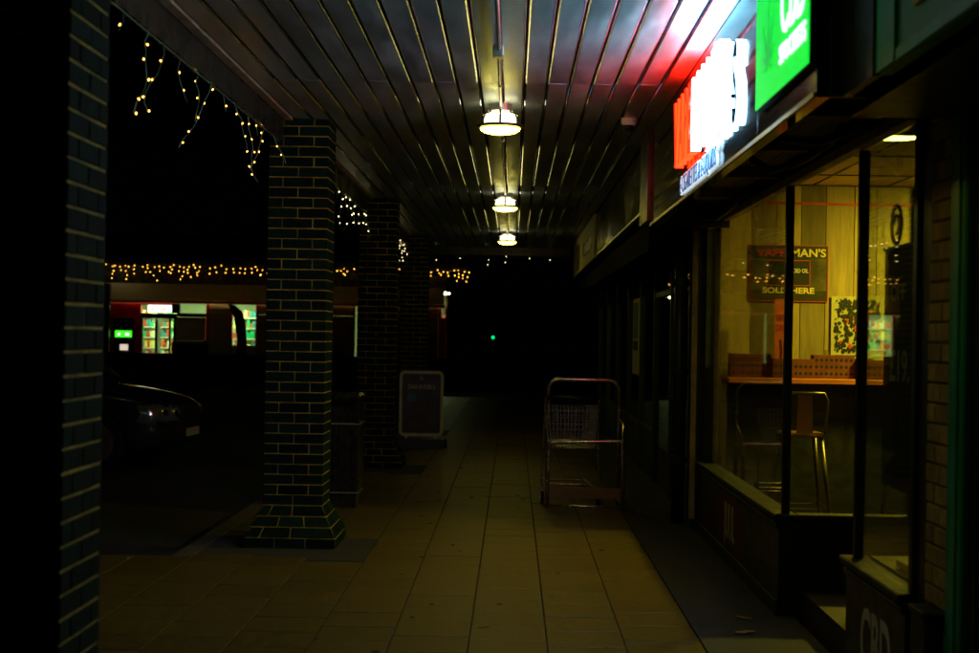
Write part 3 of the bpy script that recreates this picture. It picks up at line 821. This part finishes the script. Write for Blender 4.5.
for e in (0, 1):
    w_ = basket_pt(e, 0, 0); wt = basket_pt(e, 1, 0)
    for k in range(15):
        f = -1 + 2 * k / 14; bw((f * w_[0], w_[1], w_[2]), (f * wt[0], wt[1], wt[2]))
    for k in range(8):
        a = basket_pt(e, k / 7, 0); bw((-a[0], a[1], a[2]), (a[0], a[1], a[2]))
for k in range(15):
    f = -1 + 2 * k / 14; a, b = basket_pt(0, 0, 0), basket_pt(1, 0, 0); bw((f * a[0], a[1], a[2]), (f * b[0], b[1], b[2]))
for k in range(12):
    a = basket_pt(k / 11, 0, 0); bw((-a[0], a[1], a[2]), (a[0], a[1], a[2]))
bk.build("basket", "wire", tr)
seat = MB()
for k in range(11):
    f = -.17 + .34 * k / 10
    seat.tube([(f, .17, .68), (f, .12, .90)], .0035, 4)
for z_, y_ in ((.68, .17), (.79, .145), (.90, .12)): seat.tube([(-.18, y_, z_), (.18, y_, z_)], .004, 4)
seat.build("child_seat", "chrome", tr)
MB().tube([(-.25, -.12, 1.0), (.25, -.12, 1.0)], .017, 10).build("handle", "plasticdark", tr, smooth=True)
for s_ in (-1, 1):
    MB().tube([(s_ * .25, -.12, 1.0), (s_ * .25, -.02, .93), (s_ * .26, .1, .5), (s_ * .27, .02, .2), (s_ * .25, .05, .14), (s_ * .18, .85, .16)], .011, 8).build("frame_side", "steel", tr, smooth=True)
    for (wx, wy) in ((.26, .04), (.18, .84)):
        wh = MB().tube([(s_ * wx - .014, wy, .062), (s_ * wx + .014, wy, .062)], .06, 18).build("wheel", "rubber", tr)
        MB().tube([(s_ * wx - .022, wy, .062), (s_ * wx + .022, wy, .062)], .02, 10).build("hub", "alu", wh)
        MB().box(s_ * wx - .02, s_ * wx + .02, wy - .012, wy + .012, .12, .16).build("castor_fork", "alu", tr)
for a_, y_ in ((.25, .05), (.22, .4), (.18, .85)): MB().tube([(-a_, y_, .15), (a_, y_, .15)], .01, 8).build("lower_crossbar", "steel", tr)

# litter bin behind the second pillar
lbn = thing("litter_bin", "black litter bin with ribbed sides behind the plinth pillar", "bin", (-1.57, 13.6, 0))
Box("body", "bin", lbn, -.21, .21, -.21, .21, .12, .74, bevel=.012)
Box("foot", "bin", lbn, -.19, .19, -.19, .19, 0, .1195)
Box("base_band", "alu", lbn, -.214, .214, -.214, .214, .13, .142)
Box("collar_band", "alu", lbn, -.214, .214, -.214, .214, .745, .757)
for s_ in (-1, 1):
    for q in (-1, 1): Box("corner_post", "bin", lbn, s_ * .19 - .02, s_ * .19 + .02, q * .19 - .02, q * .19 + .02, .757, .96)
Box("hood", "bin", lbn, -.215, .215, -.215, .215, .96, 1.02, bevel=.02)
Box("liner", "bin", lbn, -.16, .16, -.16, .16, .742, .90)
for k in range(7): Box("rib", "bin", lbn, -.18 + k * .055, -.165 + k * .055, -.218, -.2105, .2, .7)

# poster board
pb = thing("poster_board", "framed pavement poster board standing on a dark base", "pavement sign", (-1.25, 20.7, 0), .10)
def rrect(w_, z0, z1, r, n=5):
    pts = []
    for cx, cz, a0 in ((w_ - r, z0 + r, -90), (w_ - r, z1 - r, 0), (-w_ + r, z1 - r, 90), (-w_ + r, z0 + r, 180)):
        for k in range(n + 1):
            a = R(a0 + 90 * k / n); pts.append((cx + r * math.cos(a), cz + r * math.sin(a)))
    return pts
o_, i_ = rrect(.305, .15, 1.05, .07), rrect(.265, .19, 1.01, .035)
fr = MB(); n = len(o_)
vsf = [(p[0], y, p[1]) for y in (-.03, .03) for p in o_] + [(p[0], y, p[1]) for y in (-.03, .03) for p in i_]
fsf = []
for k in range(n):
    j = (k + 1) % n
    fsf += [(k, j, n + j, n + k), (2 * n + k, 3 * n + k, 3 * n + j, 2 * n + j), (k, 2 * n + k, 2 * n + j, j), (n + k, n + j, 3 * n + j, 3 * n + k)]
fr.add(vsf, fsf); fr.build("frame", "boardframe", pb)
MB().prism(rrect(.264, .191, 1.009, .034), 'y', -.012, .012).build("poster", "boardposter", pb)
text("lettering", "DINE IN FOR 2", "ink_white", pb, (-.185, -.014, .80), '-y', .058, .001, .002, width=.37)
MB().prism([(-.035, .925), (.035, .925), (.025, .965), (0, .98), (-.025, .965)], 'y', -.0155, -.0125).build("crest", "dull_white", pb)
Box("price_square", "ink_blue", pb, -.2, -.08, -.0155, -.0125, .63, .75)
text("lettering", "£10", "dull_white", pb, (-.185, -.017, .665), '-y', .05, .001, .002, width=.09)
fd = MB(); rk = random.Random(8)
for k in range(16):
    cx, cz = rk.uniform(-.2, .2), rk.uniform(.25, .62)
    fd.prism([(cx + rk.uniform(.015, .05) * math.cos(a), cz + rk.uniform(.01, .03) * math.sin(a)) for a in [j * math.pi / 4 for j in range(8)]], 'y', -.0135 - k * .0001, -.0125)
fd.build("food_picture", "leather", pb, kind="stuff")
MB().prism(rrect(.32, 0.0, .12, .05), 'y', -.22, .22).build("base", "plasticdark", pb)
for s_ in (-1, 1): Box("upright", "boardframe", pb, s_ * .2 - .015, s_ * .2 + .015, -.02, .02, .115, .16)
for s_ in (-1, 1): MB().tube([(s_ * .335 - .02, -.1, .06), (s_ * .335 + .02, -.1, .06)], .06, 14).build("wheel", "rubber", pb)

# old chewing gum and drips trodden into the paving
gm = MB(); rk = random.Random(4)
for k in range(45):
    gx, gy, gr_ = rk.uniform(-1.0, .98), rk.uniform(7.2, 18), rk.uniform(.008, .028)
    gm.prism([(gx + gr_ * rk.uniform(.7, 1.1) * math.cos(a), gy + gr_ * rk.uniform(.7, 1.1) * math.sin(a)) for a in [j * math.pi / 4 for j in range(8)]], 'z', .0005, .0032)
gm.build("gum_spots", "bed", pave, kind="stuff")
# litter on the ground
def litter(name, label, cat, x, y, pts, m, z=.004):
    MB().prism(pts, 'z', 0, .003).build(name, m, None, label=label, cat=cat, loc=(x, y, z), rot=(0.05, -.04, random.uniform(0, 6)))
litter("dry_leaf", "orange dry leaf on the dark strip below the bay", "leaf", 1.27, 8.05, [(-.07, 0), (-.03, .04), (.01, .03), (.06, .05), (.08, 0), (.04, -.03), (0, -.02), (-.04, -.04)], "leaf", .008)
litter("dry_leaf", "small brown leaf beside the orange leaf", "leaf", 1.33, 8.45, [(-.05, 0), (0, .025), (.06, .01), (.05, -.02), (-.02, -.02)], "leaf", .008)
litter("twig", "dark twig lying on the paving", "twig", -.13, 8.05, [(-.03, 0), (0, .006), (.035, .004), (.03, -.004), (0, -.005)], "ink_black")
litter("paper_scrap", "pale paper scrap near the framed poster board", "paper", -1.0, 16.0, [(-.06, 0), (0, .03), (.06, .02), (.04, -.02)], "dull_white", .01)
litter("paper_scrap", "crumpled scrap in mid walkway before the trolley", "paper", -.85, 13.9, [(-.09, 0), (0, .02), (.08, .0), (.03, -.02)], "strip", .006)
litter("paper_scrap", "tiny white scrap on the tarmac edge", "paper", -2.6, 10.2, [(-.012, 0), (0, .012), (.012, .0), (0, -.01)], "white", .006)

# ================================================================== CAR
_bm = bmesh.new(); bmesh.ops.create_uvsphere(_bm, u_segments=14, v_segments=8, radius=.038)
bulb_mesh0 = bpy.data.meshes.new("lamp_bowl"); _bm.to_mesh(bulb_mesh0); _bm.free(); bulb_mesh0.materials.append(MT["chrome"])
def make_car():
    t = thing("parked_car", "dark glossy parked car with its bonnet pointing at the walkway", "car", (-3.85, 18.0, -.10), R(-4))
    # x forward; front at x=0, car extends to -4.5 ; y left
    st = [  # x, halfwidth, z bottom, z mid, z top(deck)
        (0.0, .55, .42, .55, .66), (-.06, .70, .30, .58, .78), (-.22, .84, .22, .60, .86), (-.55, .91, .20, .62, .93),
        (-.95, .93, .20, .62, .98), (-1.35, .93, .20, .62, 1.02), (-2.0, .93, .20, .62, 1.04), (-3.2, .93, .20, .62, 1.06), (-4.0, .91, .22, .64, 1.06), (-4.35, .85, .28, .64, 1.0), (-4.45, .72, .4, .62, .85)]
    vs = []; fs = []
    for x, w_, zb, zm, zt in st:
        ring = [(-w_ * .9, zb), (-w_, zb + .08), (-w_ * 1.0, zm), (-w_ * .985, zt - .12), (-w_ * .93, zt - .035), (-w_ * .6, zt), (0, zt + .02),
                (w_ * .6, zt), (w_ * .93, zt - .035), (w_ * .985, zt - .12), (w_, zm), (w_, zb + .08), (w_ * .9, zb), (0, zb)]
        vs += [(x, a, b) for a, b in ring]
    n = 14
    for i in range(len(st) - 1):
        for k in range(n): fs.append((i * n + k, i * n + (k + 1) % n, (i + 1) * n + (k + 1) % n, (i + 1) * n + k))
    fs.append(tuple(range(n))); fs.append(tuple((len(st) - 1) * n + k for k in range(n))[::-1])
    body = MB().add(vs, fs).build("body", "paint", t, smooth=True)
    cut = MB()
    for x in (-.88, -3.55):
        cut.tube([(x, -1.2, .33), (x, -.62, .33)], .385, 28).tube([(x, .62, .33), (x, 1.2, .33)], .385, 28)
    co = cut.build("cutter", "paint")
    m = body.modifiers.new("s", 'SUBSURF'); m.levels = 2; m.render_levels = 2
    m = body.modifiers.new("b", 'BOOLEAN'); m.object = co; m.operation = 'DIFFERENCE'
    bpy.context.view_layer.update()
    co.matrix_world = t.matrix_world
    bpy.context.view_layer.update()
    me = bpy.data.meshes.new_from_object(body.evaluated_get(bpy.context.evaluated_depsgraph_get()))
    body.modifiers.clear(); body.data = me; bpy.data.objects.remove(co)
    # cabin
    cab = [(-1.15, .78, 1.0), (-1.9, .66, 1.56), (-3.5, .66, 1.62), (-4.25, .74, 1.04)]
    vs = []
    for x, w_, z in cab: vs += [(x, -w_, z), (x, w_, z)]
    for x, w_, z in ((-1.15, .84, .98), (-1.9, .86, 1.0), (-3.5, .86, 1.02), (-4.25, .8, 1.0)): vs += [(x, -w_, z - .02), (x, w_, z - .02)]
    fs = [(0, 1, 3, 2), (2, 3, 5, 4), (4, 5, 7, 6), (0, 2, 10, 8), (2, 4, 12, 10), (4, 6, 14, 12), (1, 9, 11, 3), (3, 11, 13, 5), (5, 13, 15, 7), (0, 8, 9, 1), (6, 7, 15, 14)]
    MB().add(vs, fs).build("cabin_glass", "carglass", t, bevel=.03)
    MB().hexa([(-1.86, -.64, 1.55), (-1.86, .64, 1.55), (-3.52, .64, 1.61), (-3.52, -.64, 1.61), (-1.95, -.6, 1.61), (-1.95, .6, 1.61), (-3.45, .6, 1.66), (-3.45, -.6, 1.66)]).build("roof", "paint", t, bevel=.02)
    for s_ in (-1, 1):
        MB().tube([(-1.12, s_ * .82, 1.0), (-1.9, s_ * .68, 1.57), (-3.5, s_ * .68, 1.63), (-4.25, s_ * .78, 1.05)], .03, 8).build("pillar_rail", "paint", t, smooth=True)
        mr = MB().box(-1.55, -1.4, s_ * 1.02 - .09, s_ * 1.02 + .09, 1.04, 1.19).build("mirror", "paint", t, bevel=.03)
        for x in (-.88, -3.55):
            wh = MB().lathe([(.22, -.11), (.33, -.105), (.345, -.07), (.345, .07), (.33, .105), (.22, .11)], 0, 0, 32).build("wheel", "rubber", t)
            wh.location = (x, s_ * .80, .345); wh.rotation_euler = (R(90), 0, 0)
            rim = MB()
            rim.lathe([(.205, -.118), (.235, -.118), (.235, .118), (.205, .118)], 0, 0, 32)
            for k in range(5):
                a = 2 * math.pi * k / 5; ca, sa = math.cos(a), math.sin(a)
                for zz in (.111, -.131):
                    rim.hexa([(ca * .03 - sa * .03, sa * .03 + ca * .03, zz), (ca * .03 + sa * .03, sa * .03 - ca * .03, zz), (ca * .21 + sa * .025, sa * .21 - ca * .025, zz), (ca * .21 - sa * .025, sa * .21 + ca * .025, zz),
                              (ca * .03 - sa * .03, sa * .03 + ca * .03, zz + .02), (ca * .03 + sa * .03, sa * .03 - ca * .03, zz + .02), (ca * .21 + sa * .025, sa * .21 - ca * .025, zz + .02), (ca * .21 - sa * .025, sa * .21 + ca * .025, zz + .02)])
            rim.build("rim", "alu", wh)
        hm = MB(); vmap = {}; vv = []; ff_ = []
        for p in me.polygons:
            cc_ = p.center
            if -.40 < cc_.x < -.02 and .60 < cc_.z < .79 and s_ * cc_.y > .40 and p.normal.z < .75:
                ids = []
                for vi in p.vertices:
                    if vi not in vmap:
                        vmap[vi] = len(vv); vv.append(me.vertices[vi].co + me.vertices[vi].normal * .006)
                    ids.append(vmap[vi])
                ff_.append(tuple(ids))
        hl = hm.add(vv, ff_).build("headlight", "lens", t, smooth=True)
        for (ty, tz) in ((.55, .69), (.72, .70), (.86, .70)):
            best = min(vv, key=lambda q: (abs(q.y) - ty) ** 2 + (q.z - tz) ** 2)
            lb_ = bulb_mesh0.copy(); link("lamp_bowl", lb_, hl, best)
        MB().lathe([(.04, 0), (.05, .02)], 0, 0, 16).build("fog_lamp", "chrome", t, loc=(-.10, s_ * .55, .40), rot=(0, R(85), 0))
        Box("door_handle", "chrome", t, -2.35, -2.15, s_ * .935 - .012, s_ * .935 + .012, .86, .885)
    gr = Box("grille", "plasticdark", t, -.03, .015, -.45, .45, .50, .66, bevel=.01)
    for k in range(3): Box("grille_bar", "chrome", gr, .016, .024, -.44, .44, .53 + k * .045, .542 + k * .045)
    pt = Box("number_plate", "plate", t, .012, .022, -.26, .26, .40, .495)
    return t
make_car()

# ================================================================== STORE ACROSS THE CAR PARK
DY = 50.0; KK = F / DY
def fx(px): return (px - 513) / KK
def fz(py, px=200): return EYE - ((py - 334) - (px - 513) * .015) / KK
st = thing("convenience_store", "long low store with cream fascia and red trim across the car park", "shop", (0, 0, -.10))
def sb_(name, m, px0, px1, py0, py1, y0, y1, parent=st, pxr=None, bevel=0):
    r_ = pxr or (px0 + px1) / 2
    top = zr - .003 if py0 <= 308 and "sign" not in name else fz(py0, r_) + .1
    o = Box(name, m, parent, fx(px0), fx(px1), DY + y0, DY + y1, fz(py1, r_) + .1, top, bevel=bevel); return o
zt, zf, zr = fz(286, 260) + .1, fz(302.5, 260) + .1, fz(305.5, 260) + .1
Box("fascia", "storecream", st, fx(60), fx(444), DY - .35, DY - .2, zf, zt)
Box("trim", "red", st, fx(60), fx(445), DY - .38, DY - .18, zr, zf - .004)
Box("wall", "beam", st, fx(40), fx(446), DY - .2, DY + 6, zt + .004, zt + 1.6)
Box("canopy", "beam", st, fx(40), fx(470), DY - 1.9, DY - .9, fz(270, 260) + .1, fz(262, 260) + .1)
Box("back_wall", "storewhite", st, fx(60), fx(446), DY + 4, DY + 4.2, 0, zt)
Box("end_wall", "red", st, fx(446.1), fx(447), DY - .1, DY + 4.2, 0, zt)
Box("room_ceiling", "storewhite", st, fx(60), fx(446), DY - .17, DY + 4, zt - .1, zt)
Box("room_floor", "storewhite", st, fx(60), fx(446), DY - .1, DY + 4, 0, .1)
# left red panel, door, panels
sb_("wall_panel", "red", 107, 138, 306, 395, -.1, 0)
sb_("wall_panel", "storewhite", 60, 106.5, 306, 395, -.1, 0)
Box("post", "black", st, fx(106), fx(112), DY - .6, DY - .4, 0, zt - .02)
fr_ = lambda px0, px1, py0, py1, m="red", n_="window_frame": sb_(n_, m, px0, px1, py0, py1, -.12, .02)
fr_(138.2, 140, 306, 395); fr_(140.2, 176, 314, 319, "black"); fr_(173, 176, 319.2, 395, "black"); fr_(154.5, 157, 319.2, 395, "black"); fr_(140.2, 142, 319.2, 395, "black")
fr_(168.5, 170, 319.2, 395, "black")
tsn = sb_("transom_sign", "storesign", 147, 170.5, 305.8, 313, -.1, -.05)
for q in (150, 161.5): sb_("sign_mark", "storeor", q, q + 2.5, 308.5, 311, -.105, -.101, parent=tsn)
fr_(171, 179.5, 306, 313.8, "black"); Box("window_head", "red", st, fx(140.2), fx(170.9), DY - .125, DY + .02, fz(305.6, 158) + .1, zr - .003)
sb_("door_leaf", "storewhite", 176.3, 205, 318, 395, -.1, 0); fr_(176.3, 205.5, 313.9, 317.8, "black"); fr_(205.6, 208.5, 306, 395, "red")
lv = sb_("louvre_panel", "storewhite", 208.6, 229.5, 306, 395, -.08, 0)
for k in range(18): sb_("louvre_slat", "storecream", 209.2, 229, 309 + k * 3, 310.6 + k * 3, -.13, -.081, parent=lv)
fr_(229.6, 232, 306, 395, "red"); fr_(255.5, 257.5, 306, 395, "red"); fr_(232.1, 255.4, 346, 395, "storewhite", "window_riser")
sb_("wall_panel", "storebrown", 257.6, 354, 316, 366, -.1, 0); sb_("wall_panel", "red", 257.6, 354, 366.2, 395, -.1, 0); sb_("wall_panel", "storebrown", 257.6, 354, 308, 315.8, -.1, 0)
fr_(354.1, 355, 306, 395, "black"); sb_("wall_panel", "storebrown", 358, 438, 308, 395, -.1, 0); fr_(357.1, 358, 306, 395, "red")
fr_(438.2, 441, 306, 395, "red"); fr_(445.2, 446, 300, 395, "red"); fr_(441.1, 445.1, 318, 395, "red")
for (a, b, c_, d_) in ((142.1, 154.4, 319.2, 390), (157.1, 168.4, 319.2, 390), (170.1, 172.9, 319.2, 390), (232.1, 255.4, 306, 345.9), (180, 205, 306, 313.8), (355.1, 357, 308, 390), (441.1, 445.1, 308, 317.9), (140.2, 146.8, 306, 313.8)):
    sb_("window", "glass", a, b, c_, d_, -.06, -.05)
for (px, w_) in ((150, 30), (195, 25), (243, 20), (356, 12), (443, 8)):
    Box("ceiling_light", "storelight", st, fx(px - w_ / 2), fx(px + w_ / 2), DY + .8, DY + 1.4, zt - .16, zt - .11)
for q in (112,):
    Box("canopy_strip_light", "canopylight", st, fx(q), fx(q + 16), DY - .85, DY - .72, fz(265.5, 260) + .1, fz(264, 260) + .1)
Box("canopy_soffit", "beam", st, fx(40), fx(470), DY - .899, DY - .21, fz(263, 260) + .1, fz(262, 260) + .1)
# shelving with goods inside the store
pal = [emitless for emitless in ("ink_red", "ink_yellow", "ink_white", "ink_blue", "orange", "teal2")]
def shelf(px0, px1, y, label):
    t = thing("store_shelf", label, "shelving", (fx(px0), DY + y, .003), 0, "stocked shelves inside the store")
    w_ = fx(px1) - fx(px0)
    Box("back_panel", "white", t, 0, w_, .3, .34, 0, 2.1)
    rk = random.Random(px0)
    goods = {m: MB() for m in pal}
    for k in range(6):
        z = .15 + k * .36
        Box("shelf_board", "white", t, 0, w_, 0, .299, z, z + .03)
        x = .02
        while x < w_ - .15:
            bw_ = rk.uniform(.06, .13); goods[rk.choice(pal)].box(x, x + bw_, .02, .2, z + .031, z + .031 + rk.uniform(.14, .3)); x += bw_ + .01
    for m, g_ in goods.items():
        if g_.v: g_.build("goods", m, t, kind="stuff")
shelf(126, 142, 1.6, "stocked shelves seen through the left side of the store door")
shelf(141, 160, 2.6, "stocked shelves seen through the right side of the store door")
shelf(221, 249, 1.6, "stocked shelves behind the store window with red frame")
shelf(440, 447, 1.6, "stocked shelves at the far red end of the store")
# cash machine
at = thing("cash_machine", "cash machine with green lit header set in the red wall", "cash machine", (fx(114), DY - .1, -.1))
aw = fx(133.5) - fx(114)
Box("surround", "plasticdark", at, 0, aw, -.06, -.001, .5, fz(319, 124) + .1)
Box("header", "atmgreen", at, .03, aw - .06, -.075, -.061, fz(338, 124) + .1, fz(331.3, 124) + .1)
Box("header_mark", "storesign", at, .12, .2, -.078, -.0755, fz(336, 124) + .1, fz(334, 124) + .1); Box("header_mark", "storesign", at, .38, .5, -.078, -.0755, fz(336, 124) + .1, fz(334, 124) + .1)
Box("screen", "atmwhite", at, .2, .47, -.07, -.061, fz(351, 124) + .1, fz(345, 124) + .1)
Box("keypad_shelf", "alu", at, .1, .55, -.16, -.061, .82, .87)
# fairy lights on the canopy
fairy("amber fairy lights strung along the store canopy across the car park", (fx(85), DY - 2.0), (fx(475), DY - 2.0), fz(269, 270), .17, (.1, .25, .5, .3), B_a, .13, "icicle lights on the store", 21, .05, .004)
# low wall, wheeled bin, feather flag
lw = thing("low_wall", "low dark brick wall in front of the lit store", "wall", (0, 43.5, -.1))
Box("brickwork", "wallbrick", lw, -16.5, 6, 0, .22, 0, .88); Box("coping", "kerb", lw, -16.55, 6.05, -.03, .25, .881, .95, bevel=.01)  # wall lengthened to the right to block light spilling from the store
wb = thing("wheeled_bin", "large dark wheeled bin in front of the store's pale door", "bin", (-9.2, 42.6, -.10))
MB().hexa([(-.38, -.3, .16), (.38, -.3, .16), (.38, .3, .16), (-.38, .3, .16), (-.45, -.36, 1.2), (.45, -.36, 1.2), (.45, .36, 1.2), (-.45, .36, 1.2)]).build("body", "plasticdark", wb, bevel=.02)
MB().hexa([(-.48, -.4, 1.205), (.48, -.4, 1.205), (.48, .4, 1.205), (-.48, .4, 1.205), (-.44, -.3, 1.3), (.44, -.3, 1.3), (.44, .38, 1.34), (-.44, .38, 1.34)]).build("lid", "plasticdark", wb, bevel=.02)
for s_ in (-1, 1):
    for q in (-1, 1): MB().tube([(s_ * .3 - .03, q * .24, .09), (s_ * .3 + .03, q * .24, .09)], .09, 14).build("wheel", "rubber", wb)
ff = thing("feather_flag", "tall dark feather flag on a pole before the lit store window", "flag", (-7.85, 42.8, -.10))
MB().tube([(-.02, 0, 0), (-.03, 0, 1.4), (-.12, 0, 2.0), (-.30, 0, 2.38)], .014, 8).build("pole", "cable", ff)
poly = [(.0, .45), (-.04, 1.4), (-.13, 2.0), (-.32, 2.40), (-.12, 2.37), (.10, 2.18), (.2, 1.85), (.24, 1.3), (.2, .45)]
MB().prism(poly, 'y', -.006, .006).build("banner", "plasticdark", ff)
MB().lathe([(.25, 0), (.25, .05), (.03, .07)], 0, 0, 20).build("base", "plasticdark", ff)

# distant pedestrian signal
sgp = thing("traffic_signal", "far dark signal post with a tiny green light", "traffic light", (-.95, 72, -.1))
MB().lathe([(.06, 0), (.05, 2.6)], 0, 0, 12).build("post", "black", sgp)
Box("signal_head", "black", sgp, -.16, .16, -.3, -.06, 1.2, 1.9, bevel=.03)
MB().tube([(0, -.31, 1.5), (0, -.301, 1.5)], .075, 14).build("green_lamp", "siggreen", sgp)
